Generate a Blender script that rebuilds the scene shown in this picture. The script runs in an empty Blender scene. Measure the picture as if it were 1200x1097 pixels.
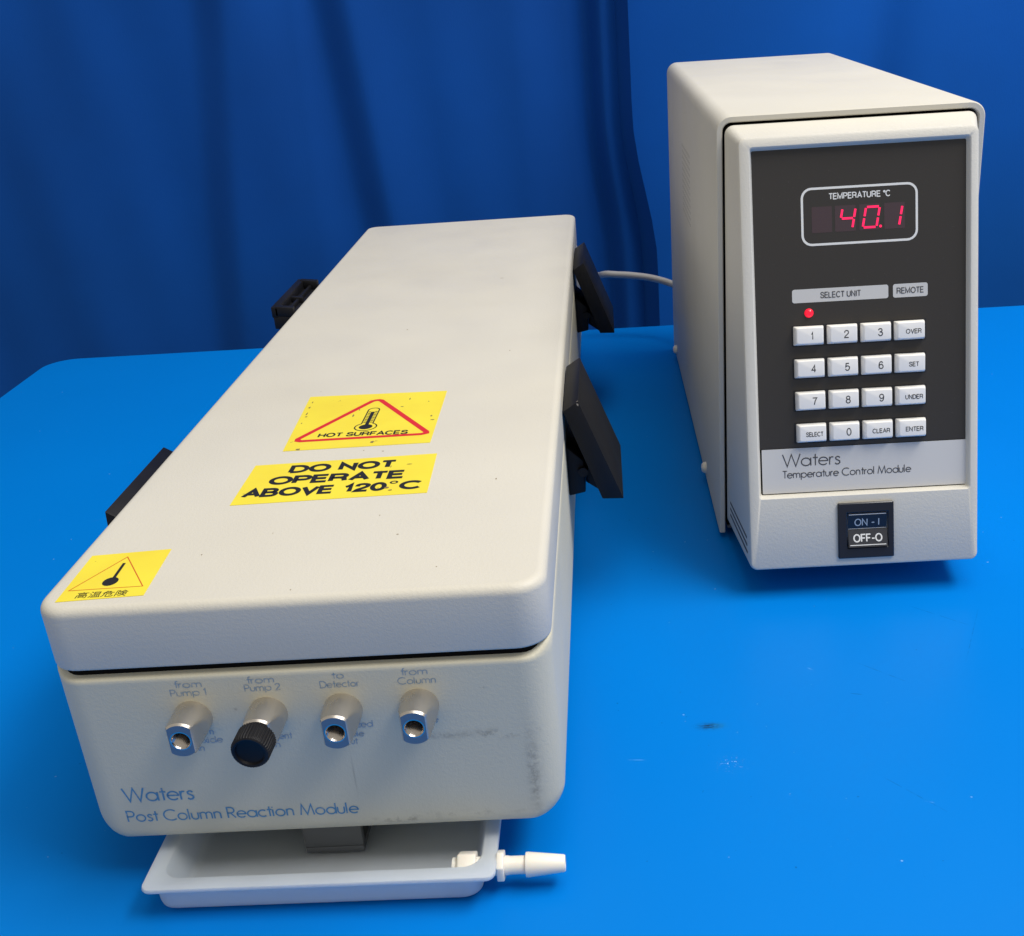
import bpy, bmesh, math, random
from mathutils import Vector, Matrix
random.seed(7)
S = 0.001                       # everything below is written in millimetres
sc = bpy.context.scene
col = sc.collection
PI = math.pi

# ------------------------------------------------------------------ camera
cam_d = bpy.data.cameras.new('camera')
cam = bpy.data.objects.new('camera', cam_d); col.objects.link(cam)
cam.location = (0.177558, -0.295688, 0.268959)
cam.rotation_mode = 'XYZ'
cam.rotation_euler = (1.144060, 0.058623, 0.0096007)
cam_d.sensor_width = 36.0; cam_d.sensor_fit = 'HORIZONTAL'
cam_d.lens = 36.0 * 1349.707 / 1200.0
cam_d.shift_x = -82.63 / 1200.0
cam_d.shift_y = 31.67 / 1200.0
cam_d.clip_start = 0.01; cam_d.clip_end = 50
sc.camera = cam

# ------------------------------------------------------------------ light
w = bpy.data.worlds.new('World'); sc.world = w; w.use_nodes = True
bg = w.node_tree.nodes['Background']
bg.inputs[0].default_value = (1.0, 0.945, 0.84, 1); bg.inputs[1].default_value = 0.43
def area(name, loc, target, sx, sy, power, colr):
    l = bpy.data.lights.new(name, 'AREA'); l.shape = 'RECTANGLE'; l.size = sx; l.size_y = sy
    l.energy = power; l.color = colr
    o = bpy.data.objects.new(name, l); col.objects.link(o); o.location = loc
    d = Vector(target) - Vector(loc); o.rotation_euler = d.to_track_quat('-Z', 'Y').to_euler()
    return o
area('ceiling_lamp', (1.10, 0.00, 1.50), (0.20, 0.20, 0), 1.2, 0.45, 22, (1.0, 0.97, 0.93))
area('ceiling_panel', (0.70, 0.05, 1.9), (0.20, 0.15, 0), 1.6, 1.3, 21, (1.0, 0.98, 0.95))
sc.view_settings.view_transform = 'Standard'; sc.view_settings.look = 'None'
sc.view_settings.exposure = 0.0; sc.view_settings.gamma = 1.0

# ------------------------------------------------------------------ materials
def mat(name, color, rough=0.5, metal=0.0, spec=0.5, **kw):
    m = bpy.data.materials.new(name); m.use_nodes = True
    b = m.node_tree.nodes['Principled BSDF']
    b.inputs['Base Color'].default_value = (*color, 1); b.inputs['Roughness'].default_value = rough
    b.inputs['Metallic'].default_value = metal; b.inputs['Specular IOR Level'].default_value = spec
    for k, v in kw.items(): b.inputs[k.replace('_', ' ')].default_value = v
    return m
class NT:
    def __init__(s, m): s.t = m.node_tree; s.n = s.t.nodes; s.b = s.n['Principled BSDF']; s.tc = s.n.new('ShaderNodeTexCoord')
    def link(s, a, b): s.t.links.new(a, b)
    def val(s, sock, v):
        if hasattr(v, 'is_linked') or hasattr(v, 'links'): s.link(v, sock)
        else: sock.default_value = v
    def math(s, op, a, b=0.0, c=0.0):
        n = s.n.new('ShaderNodeMath'); n.operation = op
        s.val(n.inputs[0], a); s.val(n.inputs[1], b); s.val(n.inputs[2], c); return n.outputs[0]
    def noise(s, scale, detail=3, rough=0.5, vec=None, stretch=None):
        v = vec or s.tc.outputs['Object']
        if stretch:
            mp = s.n.new('ShaderNodeMapping'); mp.inputs['Scale'].default_value = stretch; s.link(v, mp.inputs[0]); v = mp.outputs[0]
        n = s.n.new('ShaderNodeTexNoise'); n.inputs['Scale'].default_value = scale
        n.inputs['Detail'].default_value = detail; n.inputs['Roughness'].default_value = rough
        s.link(v, n.inputs['Vector']); return n.outputs['Fac']
    def ramp(s, fac, lo, hi, a=0.0, b=1.0):
        n = s.n.new('ShaderNodeMapRange'); s.val(n.inputs['Value'], fac)
        n.inputs['From Min'].default_value = lo; n.inputs['From Max'].default_value = hi
        n.inputs['To Min'].default_value = a; n.inputs['To Max'].default_value = b; return n.outputs[0]
    def mix(s, fac, a, b):
        n = s.n.new('ShaderNodeMix'); n.data_type = 'RGBA'; s.val(n.inputs[0], fac)
        for i, v in ((6, a), (7, b)):
            if isinstance(v, tuple): n.inputs[i].default_value = (*v, 1)
            else: s.link(v, n.inputs[i])
        return n.outputs[2]
    def bump(s, h, strength, dist):
        n = s.n.new('ShaderNodeBump'); n.inputs['Strength'].default_value = strength; n.inputs['Distance'].default_value = dist
        s.link(h, n.inputs['Height']); s.link(n.outputs[0], s.b.inputs['Normal']); return n
    def color(s, c): s.link(c, s.b.inputs['Base Color'])
    def rough(s, c): s.link(c, s.b.inputs['Roughness'])
    def xyz(s):
        n = s.n.new('ShaderNodeSeparateXYZ'); s.link(s.tc.outputs['Object'], n.inputs[0]); return n.outputs

def painted(name, base, spots=0.35, bump=0.17):
    m = mat(name, base, 0.48, spec=0.4); t = NT(m)
    d = tuple(c * k for c, k in zip(base, (0.96, 0.95, 0.925)))
    c = t.mix(t.ramp(t.noise(9, 4), 0.3, 0.75), base, d)
    # tiny specks of grime
    sp = t.ramp(t.noise(420, 2, 0.6), 0.76, 0.80)
    sp = t.math('MULTIPLY', sp, t.ramp(t.noise(14, 2), 0.52, 0.62, 0, spots))
    c = t.mix(sp, c, (0.16, 0.14, 0.11))
    t.color(c)
    h = t.math('ADD', t.noise(800, 3, 0.6), t.math('MULTIPLY', t.noise(2200, 2, 0.5), 0.5))
    t.bump(h, bump, 0.0006)
    t.rough(t.ramp(t.noise(25, 3), 0.3, 0.7, 0.42, 0.56))
    return m, t, c
CREAM = (0.61, 0.585, 0.515)
M_lid, _, _ = painted('cream_powder_coat', CREAM)
M_cover, _, _ = painted('cream_cover_paint', (0.585, 0.565, 0.505), 0.1, 0.12)
M_bezel, _, _ = painted('cream_textured_plastic', (0.65, 0.63, 0.57), 0.2, 0.2)

# body paint carries the scuffs of the front panel (object space, metres)
M_body, t, c = painted('cream_body_paint', (0.63, 0.595, 0.465))
X, Y, Z = t.xyz()
front = t.math('LESS_THAN', Y, 0.0045)
def blob(x0, sx, z0, sz):
    a = t.math('POWER', t.math('ABSOLUTE', t.math('DIVIDE', t.math('SUBTRACT', X, x0 * S), sx * S)), 2.0)
    b = t.math('POWER', t.math('ABSOLUTE', t.math('DIVIDE', t.math('SUBTRACT', Z, z0 * S), sz * S)), 2.0)
    return t.math('EXPONENT', t.math('MULTIPLY', t.math('ADD', a, b), -1.0))
grain = t.ramp(t.noise(420, 5, 0.75), 0.40, 0.66, 0.1, 1)
gfine = t.ramp(t.noise(260, 5, 0.7), 0.50, 0.60)
wob = t.noise(60, 2)
st = t.math('MULTIPLY', blob(146.2, 2.0, 46, 16), grain)
st = t.math('MAXIMUM', st, t.math('MULTIPLY', blob(120.5, 8, 62.4, 1.0), grain))
st = t.math('MAXIMUM', st, t.math('MULTIPLY', t.math('MULTIPLY', blob(135, 14, 62.2, 1.6), gfine), 0.7))
st = t.math('MAXIMUM', st, t.math('MULTIPLY', blob(103, 9, 30.4, 1.3), gfine))
st = t.math('MAXIMUM', st, t.math('MULTIPLY', blob(125, 16, 31.8, 1.2), t.math('MULTIPLY', gfine, 0.5)))
st = t.math('MAXIMUM', st, t.math('MULTIPLY', blob(89.0, 0.25, 49, 6), 0.5))
st = t.math('MAXIMUM', st, t.math('MULTIPLY', blob(133, 1.2, 80, 0.7), gfine))
st = t.math('MAXIMUM', st, t.math('MULTIPLY', blob(56, 0.5, 76, 0.5), 0.6))
st = t.math('MULTIPLY', st, t.math('MULTIPLY', front, 0.62))
c = t.mix(st, c, (0.13, 0.105, 0.075))
# yellower band along the bottom of the front
c = t.mix(t.math('MULTIPLY', t.ramp(Z, 0.040, 0.027, 0, 0.45), front), c, (0.56, 0.50, 0.36))
t.color(c)

M_gasket = mat('black_gasket', (0.006, 0.005, 0.004), 0.9, spec=0.1)
M_black = mat('black_plastic', (0.012, 0.012, 0.014), 0.5, spec=0.25); t = NT(M_black)
t.bump(t.noise(900, 2), 0.12, 0.0004); t.color(t.mix(t.ramp(t.noise(30, 4), 0.55, 0.75, 0, 0.5), (0.006, 0.006, 0.008), (0.016, 0.015, 0.016)))
M_blackwear = mat('worn_plastic_chip', (0.35, 0.30, 0.24), 0.7)
M_rubber = mat('dark_rubber', (0.02, 0.02, 0.02), 0.8)
M_metal = mat('stainless_steel', (0.60, 0.56, 0.51), 0.3, metal=0.9); t = NT(M_metal)
t.bump(t.noise(300, 3, 0.6, stretch=(6, 0.6, 6)), 0.08, 0.0002)
t.rough(t.ramp(t.noise(120, 3), 0.3, 0.7, 0.24, 0.40))
M_end = mat('dim_reflection_steel', (0.26, 0.27, 0.28), 0.5, metal=0.85)  # port end faces: same steel, its dim reflection painted as darker grey
M_thread = mat('thread_steel', (0.60, 0.55, 0.50), 0.2, metal=1.0)
M_ink = mat('blue_print', (0.09, 0.26, 0.44), 0.6); 
M_inkfaint = mat('worn_blue_print', (0.24, 0.33, 0.42), 0.6)
def wear(m, scale, lo, hi, under):
    t = NT(m); a = tuple(m.node_tree.nodes['Principled BSDF'].inputs['Base Color'].default_value)[:3]
    t.color(t.mix(t.ramp(t.noise(scale, 3, 0.6), lo, hi), a, under))
wear(M_ink, 500, 0.55, 0.75, (0.35, 0.40, 0.43)); wear(M_inkfaint, 700, 0.50, 0.68, (0.50, 0.49, 0.45))
M_inkgrey = mat('grey_print', (0.06, 0.06, 0.065), 0.6)
M_inkwhite = mat('white_print', (0.72, 0.72, 0.70), 0.6)
M_inkblack = mat('black_print', (0.012, 0.011, 0.01), 0.5)
M_keyink = mat('key_print', (0.05, 0.05, 0.05), 0.6); wear(M_keyink, 900, 0.56, 0.72, (0.45, 0.45, 0.44))
M_yellow = mat('yellow_sticker', (0.90, 0.72, 0.02), 0.42); t = NT(M_yellow)
c = t.mix(t.ramp(t.noise(40, 3), 0.35, 0.7), (0.83, 0.70, 0.045), (0.79, 0.64, 0.04))
mk = t.math('MULTIPLY', t.ramp(t.noise(260, 4, 0.7), 0.66, 0.70), t.ramp(t.noise(35, 1), 0.5, 0.58))
c = t.mix(t.math('MULTIPLY', mk, 0.75), c, (0.20, 0.13, 0.05)); t.color(c)
M_red = mat('red_print', (0.62, 0.02, 0.02), 0.45)
M_redthin = mat('thin_red_print', (0.60, 0.12, 0.01), 0.5)
M_dirt = mat('sticker_grime', (0.20, 0.14, 0.06), 0.8)
M_panel = mat('black_overlay', (0.032, 0.029, 0.027), 0.36); t = NT(M_panel)
t.bump(t.noise(1400, 2), 0.12, 0.0002)
t.color(t.mix(t.ramp(t.noise(700, 3, 0.7), 0.68, 0.75, 0, 0.35), (0.030, 0.027, 0.025), (0.11, 0.10, 0.09)))
M_plate = mat('grey_nameplate', (0.60, 0.59, 0.57), 0.42)
M_label = mat('pale_grey_print', (0.56, 0.555, 0.54), 0.5)
M_key = mat('white_key_plastic', (0.74, 0.73, 0.71), 0.38); t = NT(M_key)
t.color(t.mix(t.ramp(t.noise(120, 3), 0.45, 0.75, 0, 0.4), (0.86, 0.84, 0.80), (0.74, 0.71, 0.65)))
M_window = mat('unlit_digit_window', (0.060, 0.038, 0.045), 0.3)
def emis(name, colr, strength):
    m = mat(name, tuple(c * 0.5 for c in colr), 0.4); b = m.node_tree.nodes['Principled BSDF']
    b.inputs['Emission Color'].default_value = (*colr, 1); b.inputs['Emission Strength'].default_value = strength; return m
M_digit = emis('lit_red_segment', (1.0, 0.012, 0.10), 1.15)
M_led = emis('lit_red_indicator', (1.0, 0.01, 0.04), 0.9)
M_led.node_tree.nodes['Principled BSDF'].inputs['Roughness'].default_value = 0.15
M_navy = mat('dark_switch_plastic', (0.006, 0.008, 0.016), 0.3)
M_rocker = mat('lit_rocker_plastic', (0.030, 0.032, 0.040), 0.35)  # lower rocker half: the light on it painted as a paler grey
M_tray = mat('milky_plastic', (0.76, 0.83, 0.90), 0.38, spec=0.4)
b = M_tray.node_tree.nodes['Principled BSDF']
b.inputs['Subsurface Weight'].default_value = 0.6; b.inputs['Subsurface Radius'].default_value = (1, 1, 1); b.inputs['Subsurface Scale'].default_value = 0.004
b.inputs['Transmission Weight'].default_value = 0.3
M_barb = mat('ivory_nylon', (0.86, 0.81, 0.71), 0.4)
b = M_barb.node_tree.nodes['Principled BSDF']; b.inputs['Subsurface Weight'].default_value = 0.4
b.inputs['Subsurface Radius'].default_value = (1, .8, .6); b.inputs['Subsurface Scale'].default_value = 0.002
M_bracket = mat('grey_bracket_steel', (0.12, 0.125, 0.13), 0.5, metal=0.4)
M_cable = mat('grey_cable_sheath', (0.42, 0.41, 0.40), 0.5)
M_hole = mat('perforation_shade', (0.24, 0.23, 0.20), 0.7)
M_vent = mat('vent_dark_grey', (0.07, 0.075, 0.085), 0.7)
M_slot = mat('vent_shadow_black', (0.01, 0.01, 0.012), 0.7)

M_table = mat('glossy_blue_laminate', (0.0, 0.18, 0.62), 0.36, spec=0.11); t = NT(M_table)
c = t.mix(t.ramp(t.noise(3.2, 3), 0.3, 0.7), (0.0, 0.172, 0.60), (0.0, 0.190, 0.65))
TX, TY, TZ = t.xyz()
def tb(x0, sx, y0, sy):
    a = t.math('POWER', t.math('ABSOLUTE', t.math('DIVIDE', t.math('SUBTRACT', TX, x0), sx)), 2.0)
    b_ = t.math('POWER', t.math('ABSOLUTE', t.math('DIVIDE', t.math('SUBTRACT', TY, y0), sy)), 2.0)
    return t.math('EXPONENT', t.math('MULTIPLY', t.math('ADD', a, b_), -1.0))
mk = t.math('MULTIPLY', tb(0.2034, 0.0036, 0.0707, 0.0018), t.ramp(t.noise(900, 4, 0.7, stretch=(0.5, 1.6, 1)), 0.38, 0.52))
c = t.mix(mk, c, (0.008, 0.02, 0.04))
mk = t.math('MULTIPLY', tb(0.2068, 0.0028, 0.0706, 0.0016), t.ramp(t.noise(900, 3, 0.7), 0.40, 0.6, 0, 0.6))
c = t.mix(mk, c, (0.02, 0.16, 0.25))
mk = t.math('MULTIPLY', tb(0.2096, 0.004, 0.0469, 0.003), t.ramp(t.noise(900, 3, 0.7), 0.60, 0.66))
c = t.mix(mk, c, (0.45, 0.62, 0.75))
def scratch(x0, y0, x1, y1, wd, amt, colr):
    global c
    L = math.hypot(x1 - x0, y1 - y0); ux, uy = (x1 - x0) / L, (y1 - y0) / L
    dx = t.math('SUBTRACT', TX, (x0 + x1) / 2); dy = t.math('SUBTRACT', TY, (y0 + y1) / 2)
    a = t.math('ADD', t.math('MULTIPLY', dx, ux), t.math('MULTIPLY', dy, uy))
    b_ = t.math('SUBTRACT', t.math('MULTIPLY', dy, ux), t.math('MULTIPLY', dx, uy))
    e = t.math('EXPONENT', t.math('MULTIPLY', t.math('ADD', t.math('POWER', t.math('ABSOLUTE', t.math('DIVIDE', a, L / 2)), 4.0), t.math('POWER', t.math('ABSOLUTE', t.math('DIVIDE', b_, wd)), 2.0)), -1.0))
    c = t.mix(t.math('MULTIPLY', t.math('MULTIPLY', e, amt), t.ramp(t.noise(300, 2), 0.35, 0.6)), c, colr)
DK = (0.0, 0.06, 0.28); LT = (0.15, 0.42, 0.85)
for a in ((0.303, 0.157, 0.322, 0.140, .00018, .7, DK), (0.270, 0.113, 0.285, 0.099, .00018, .6, DK), (0.262, 0.092, 0.266, 0.091, .0002, .8, DK), (0.262, 0.040, 0.281, 0.018, .0002, .5, DK),
          (0.274, 0.0255, 0.2765, 0.0245, .0002, .9, LT), (0.248, 0.112, 0.250, 0.110, .0003, .7, LT), (0.172, 0.056, 0.178, 0.0555, .0002, .6, LT), (-0.12, 0.30, -0.06, 0.33, .0003, .35, LT), (0.315, 0.115, 0.330, 0.150, .0002, .4, DK)): scratch(a[0], a[1] - .004, a[2], a[3] - .004, *a[4:])
sp = t.math('MULTIPLY', t.ramp(t.noise(300, 2, 0.6), 0.745, 0.775), 0.55)
c = t.mix(sp, c, (0.0, 0.05, 0.25))
sp = t.math('MULTIPLY', t.ramp(t.noise(260, 2, 0.6, stretch=(1, 1.3, 2)), 0.755, 0.78), 0.5)
c = t.mix(sp, c, (0.35, 0.55, 0.75))
t.color(c)
t.rough(t.ramp(t.noise(5, 4), 0.3, 0.7, 0.30, 0.40))
t.bump(t.noise(24, 2), 0.05, 0.002)
M_tedge = mat('dark_table_edging', (0.01, 0.02, 0.06), 0.6)

def cloth(name, base):
    m = mat(name, base, 0.8, spec=0.2); t = NT(m)
    m.node_tree.nodes['Principled BSDF'].inputs['Sheen Weight'].default_value = 0.0
    c = t.mix(t.ramp(t.noise(5, 4), 0.3, 0.7), base, tuple(k * 0.80 for k in base))
    lint = t.ramp(t.noise(70, 3, 0.7, stretch=(1, 1, 0.35)), 0.80, 0.83, 0, 0.4)
    t.color(t.mix(lint, c, (0.25, 0.38, 0.6)))
    t.bump(t.noise(900, 2, stretch=(1, 1, 0.4)), 0.15, 0.0005)
    return m
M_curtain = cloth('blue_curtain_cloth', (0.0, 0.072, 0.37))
M_curtain2 = cloth('lit_blue_curtain_cloth', (0.0, 0.10, 0.47))  # same cloth again, fuller light painted in as a brighter blue
M_floor = mat('grey_floor', (0.25, 0.25, 0.25), 0.6)
M_leg = mat('table_leg_steel', (0.3, 0.3, 0.3), 0.4, metal=0.8)

# ------------------------------------------------------------------ mesh helpers
def smooth_obj(o, ang=35):
    me = o.data
    for p in me.polygons: p.use_smooth = True
    bm = bmesh.new(); bm.from_mesh(me)
    for e in bm.edges:
        if len(e.link_faces) == 2 and e.calc_face_angle(0) > math.radians(ang): e.smooth = False
    bm.to_mesh(me); bm.free()
def obj(name, verts, faces, m, parent=None, smooth=None, loc=None, scale=S, slots=None, fm=None):
    me = bpy.data.meshes.new(name)
    me.from_pydata([(v[0] * scale, v[1] * scale, v[2] * scale) for v in verts], [], faces)
    bm = bmesh.new(); bm.from_mesh(me); bmesh.ops.recalc_face_normals(bm, faces=bm.faces); bm.to_mesh(me); bm.free()
    me.materials.append(m)
    o = bpy.data.objects.new(name, me); col.objects.link(o)
    if parent: o.parent = parent
    if loc: o.location = [a * S for a in loc]
    if smooth: smooth_obj(o, smooth)
    return o
def empty(name, loc=(0, 0, 0), rot=(0, 0, 0)):
    o = bpy.data.objects.new(name, None); col.objects.link(o); o.location = loc; o.rotation_euler = rot
    o.empty_display_size = 0.02; return o
def tag(o, label=None, cat=None, group=None, kind=None):
    if label: o['label'] = label
    if cat: o['category'] = cat
    if group: o['group'] = group
    if kind: o['kind'] = kind
    return o
def bevel(o, width, seg=2, ang=30):
    bm = bmesh.new(); bm.from_mesh(o.data)
    es = [e for e in bm.edges if len(e.link_faces) == 2 and e.calc_face_angle(0) > math.radians(ang)]
    bmesh.ops.bevel(bm, geom=es, offset=width * S, segments=seg, profile=0.5, affect='EDGES', clamp_overlap=True)
    bm.to_mesh(o.data); bm.free(); smooth_obj(o, 40); return o
def rrect(x0, x1, y0, y1, R, n=8):
    """rounded rectangle, counter-clockwise, R one radius or four (x0y0, x1y0, x1y1, x0y1)"""
    if not isinstance(R, (tuple, list)): R = (R,) * 4
    out = []
    for (cx, cy, r, a0) in ((x0 + R[0], y0 + R[0], R[0], PI), (x1 - R[1], y0 + R[1], R[1], 1.5 * PI), (x1 - R[2], y1 - R[2], R[2], 0), (x0 + R[3], y1 - R[3], R[3], .5 * PI)):
        for i in range(n + 1):
            a = a0 + .5 * PI * i / n; out.append((cx + r * math.cos(a), cy + r * math.sin(a)))
    return out
def loft(rings, cap0=True, cap1=True, close=False):
    n = len(rings[0]); v = [p for r in rings for p in r]; f = []
    k = len(rings)
    for i in range(k if close else k - 1):
        a = i * n; b = ((i + 1) % k) * n
        for j in range(n): f.append((a + j, a + (j + 1) % n, b + (j + 1) % n, b + j))
    if not close:
        if cap0: f.append(tuple(range(n - 1, -1, -1)))
        if cap1: f.append(tuple(range((k - 1) * n, k * n)))
    return v, f
def box(x0, x1, y0, y1, z0, z1):
    v = [(x, y, z) for z in (z0, z1) for x, y in ((x0, y0), (x1, y0), (x1, y1), (x0, y1))]
    return v, [(0, 3, 2, 1), (4, 5, 6, 7), (0, 1, 5, 4), (1, 2, 6, 5), (2, 3, 7, 6), (3, 0, 4, 7)]
def merge(*vf):
    V, F = [], []
    for v, f in vf:
        o = len(V); V += list(v); F += [tuple(i + o for i in q) for q in f]
    return V, F
def prism(poly, y0, y1):          # polygon in xz pulled along y
    n = len(poly); v = [(x, y0, z) for x, z in poly] + [(x, y1, z) for x, z in poly]
    return v, [tuple(range(n)), tuple(range(2 * n - 1, n - 1, -1))] + [(i, (i + 1) % n, n + (i + 1) % n, n + i) for i in range(n)]
def lathe_y(profile, cx, cz, seg=40, cap0=True, cap1=True):   # (y, r) around an axis along y
    return loft([[(cx + r * math.cos(2 * PI * i / seg), y, cz + r * math.sin(2 * PI * i / seg)) for i in range(seg)] for y, r in profile], cap0, cap1)
def lathe_x(profile, cy, cz, seg=32, cap0=True, cap1=True, rot=0):
    return loft([[(x, cy + r * math.cos(rot + 2 * PI * i / seg), cz + r * math.sin(rot + 2 * PI * i / seg)) for i in range(seg)] for x, r in profile], cap0, cap1)
def lathe_z(profile, cx, cy, seg=32, cap0=True, cap1=True):
    return loft([[(cx + r * math.cos(2 * PI * i / seg), cy + r * math.sin(2 * PI * i / seg), z) for i in range(seg)] for z, r in profile], cap0, cap1)
def tube(path, r, seg=14):
    rings = []; P = [Vector(p) for p in path]
    up = Vector((0, 0, 1))
    for i, p in enumerate(P):
        d = (P[min(i + 1, len(P) - 1)] - P[max(i - 1, 0)]).normalized()
        a = d.cross(up if abs(d.dot(up)) < .95 else Vector((1, 0, 0))).normalized(); b = a.cross(d)
        rings.append([tuple(p + r * (math.cos(2 * PI * k / seg) * a + math.sin(2 * PI * k / seg) * b)) for k in range(seg)])
    return loft(rings)
def catmull(P, k=10):
    P = [Vector(p) for p in P]; P = [2 * P[0] - P[1]] + P + [2 * P[-1] - P[-2]]; out = []
    for i in range(1, len(P) - 2):
        a, b, c_, d = P[i - 1:i + 3]
        for j in range(k):
            t_ = j / k; out.append(.5 * ((2 * b) + (c_ - a) * t_ + (2 * a - 5 * b + 4 * c_ - d) * t_ ** 2 + (3 * b - a - 3 * c_ + d) * t_ ** 3))
    return out + [P[-2]]

# ---- flat print: a frame maps (u, v, height) on a face to the thing's own space
class Frame:
    def __init__(s, O, ex, ey):
        s.O = Vector(O); s.ex = Vector(ex).normalized(); s.ey = Vector(ey).normalized(); s.n = s.ex.cross(s.ey)
    def __call__(s, u, v, h=0.0): return tuple(s.O + s.ex * u + s.ey * v + s.n * h)
    def pts(s, P, h): return [s(x, y, h) for x, y in P]
def ribbon(P, wd, closed=False):
    """a mitred band of width wd along a 2D polyline -> (verts2d, faces)"""
    n = len(P); L = []; Rr = []
    for i in range(n):
        a = P[(i - 1) % n] if (closed or i > 0) else P[i]; b = P[(i + 1) % n] if (closed or i < n - 1) else P[i]; p = P[i]
        def nrm(q, r_):
            dx, dy = r_[0] - q[0], r_[1] - q[1]; l = math.hypot(dx, dy) or 1; return (-dy / l, dx / l)
        n1 = nrm(a, p) if a != p else nrm(p, b); n2 = nrm(p, b) if b != p else n1
        mx, my = n1[0] + n2[0], n1[1] + n2[1]; l = math.hypot(mx, my)
        if l < 1e-6: mx, my, l = n1[0], n1[1], 1
        mx /= l; my /= l; k = wd / 2 / max(0.4, mx * n1[0] + my * n1[1])
        L.append((p[0] + mx * k, p[1] + my * k)); Rr.append((p[0] - mx * k, p[1] - my * k))
    m_ = n if closed else n - 1
    return L + Rr, [(i, (i + 1) % n, n + (i + 1) % n, n + i) for i in range(m_)]
def arc(cx, cy, r, a0, a1, n=14, ry=None):
    ry = ry or r
    return [(cx + r * math.cos(math.radians(a0 + (a1 - a0) * i / n)), cy + ry * math.sin(math.radians(a0 + (a1 - a0) * i / n))) for i in range(n + 1)]
XH = .64; r_ = .31
def bowl(cx): return [(cx + r_ * math.cos(2 * PI * i / 22), .32 + r_ * math.sin(2 * PI * i / 22)) for i in range(22)] + ['c']
GL = {  # geometric sans drawn with single strokes: (advance, strokes)
 'W': (1.28, [[(0, 1), (.31, 0), (.60, .98), (.89, 0), (1.20, 1)]]),
 'a': (.78, [bowl(.31), [(.64, XH), (.64, 0)]]),
 't': (.40, [[(.17, .93), (.17, 0)], [(0, XH), (.34, XH)]]),
 'e': (.74, [[(.01, .34), (.60, .34)] + arc(.31, .32, .31, 6, 318, 18)]),
 'r': (.36, [[(0, XH), (0, 0)], [(.01, .40), (.05, .54), (.13, .62), (.26, .61)]]),
 's': (.46, [[(.34, .52), (.27, .61), (.16, .63), (.06, .56), (.07, .43), (.18, .35), (.31, .27), (.34, .14), (.25, .03), (.12, .01), (.01, .10)]]),
 'P': (.62, [[(0, 0), (0, 1), (.22, 1)] + arc(.24, .735, .265, 90, -90, 10) + [(.01, .47)]]),
 'o': (.78, [bowl(.32)]),
 'C': (.98, [arc(.50, .50, .50, 48, 312, 22)]),
 'l': (.20, [[(0, 1.02), (0, 0)]]),
 'u': (.62, [[(0, XH), (0, .24)] + arc(.23, .24, .23, 180, 360, 10) + [(.46, XH)]]),
 'm': (.98, [[(0, XH), (0, 0)], [(0, .42)] + arc(.20, .43, .20, 170, 0, 9) + [(.40, 0)], [(.40, .42)] + arc(.60, .43, .20, 170, 0, 9) + [(.80, 0)]]),
 'n': (.62, [[(0, XH), (0, 0)], [(0, .40)] + arc(.22, .41, .22, 170, 0, 10) + [(.44, 0)]]),
 'R': (.66, [[(0, 0), (0, 1), (.22, 1)] + arc(.22, .735, .265, 90, -90, 10) + [(.01, .47)], [(.20, .46), (.52, 0)]]),
 'c': (.62, [arc(.31, .32, .31, 50, 310, 18)]),
 'i': (.20, [[(0, XH), (0, 0)], [(0, .90), (0, .81)]]),
 'M': (1.08, [[(0, 0), (.14, 1), (.47, .05), (.80, 1), (.94, 0)]]),
 'd': (.78, [bowl(.31), [(.64, 1.02), (.64, 0)]]),
 'T': (.58, [[(0, .97), (.54, .97)], [(.27, .97), (.27, 0)]]),
 'p': (.78, [bowl(.33), [(0, XH), (0, -.30)]]),
 'f': (.36, [[(.34, .99), (.24, 1.02), (.15, .92), (.15, 0)], [(0, XH), (.32, XH)]]),
 'D': (.86, [[(0, 0), (0, 1), (.24, 1)] + arc(.26, .50, .50, 90, -90, 14) + [(0, 0.005)]]),
 '1': (.34, [[(.02, .84), (.16, .98), (.16, 0)]]),
 '2': (.60, [arc(.25, .74, .24, 170, -30, 10) + [(.01, .03), (.50, .03)]]),
 'S': (.58, [[(.46, .84), (.36, .97), (.22, .99), (.08, .90), (.07, .70), (.22, .57), (.40, .46), (.48, .28), (.40, .07), (.22, 0), (.02, .16)]]),
 'H': (.80, [[(0, 1), (0, 0)], [(.62, 1), (.62, 0)], [(0, .52), (.62, .52)]]),
 'y': (.56, [[(0, XH), (.24, .06)], [(.48, XH), (.12, -.30)]]),
 'x': (.50, [[(0, XH), (.40, 0)], [(.40, XH), (0, 0)]]),
 'g': (.78, [bowl(.31), [(.64, XH), (.64, -.05)] + arc(.34, -.05, .30, 0, -150, 9)]),
 'v': (.56, [[(0, XH), (.24, 0), (.48, XH)]]),
 'z': (.46, [[(0, .61), (.38, .61), (.02, .03), (.40, .03)]]),
 ' ': (.34, []),
}
def stroke_text(s, u0, u1, v0, cap, wd, fr, h, name, m, parent, slope=0.0):
    tot = sum(GL[c][0] for c in s) - .08; k = (u1 - u0) / tot; x = 0; V = []; F = []; idx = 0
    for ch in s:
        adv, st_ = GL[ch]
        for q in st_:
            closed = q[-1] == 'c'; q = q[:-1] if closed else q
            P = [(u0 + (x + a) * k, v0 + b_ * cap + slope * (x + a) * k) for a, b_ in q]
            v, f = ribbon(P, wd, closed); o = len(V); V += fr.pts(v, h + 0.012 * (idx % 5)); F += [tuple(i + o for i in g_) for g_ in f]; idx += 1
        x += adv
    return obj(name, V, F, m, parent)
def cr(P): return [tuple(q)[:2] for q in catmull([(a, b_, 0) for a, b_ in P], 5)]
def O_(rx): return [(rx + rx * math.cos(2 * PI * i / 26), .5 + .5 * math.sin(2 * PI * i / 26)) for i in range(26)] + ['c']
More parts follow.
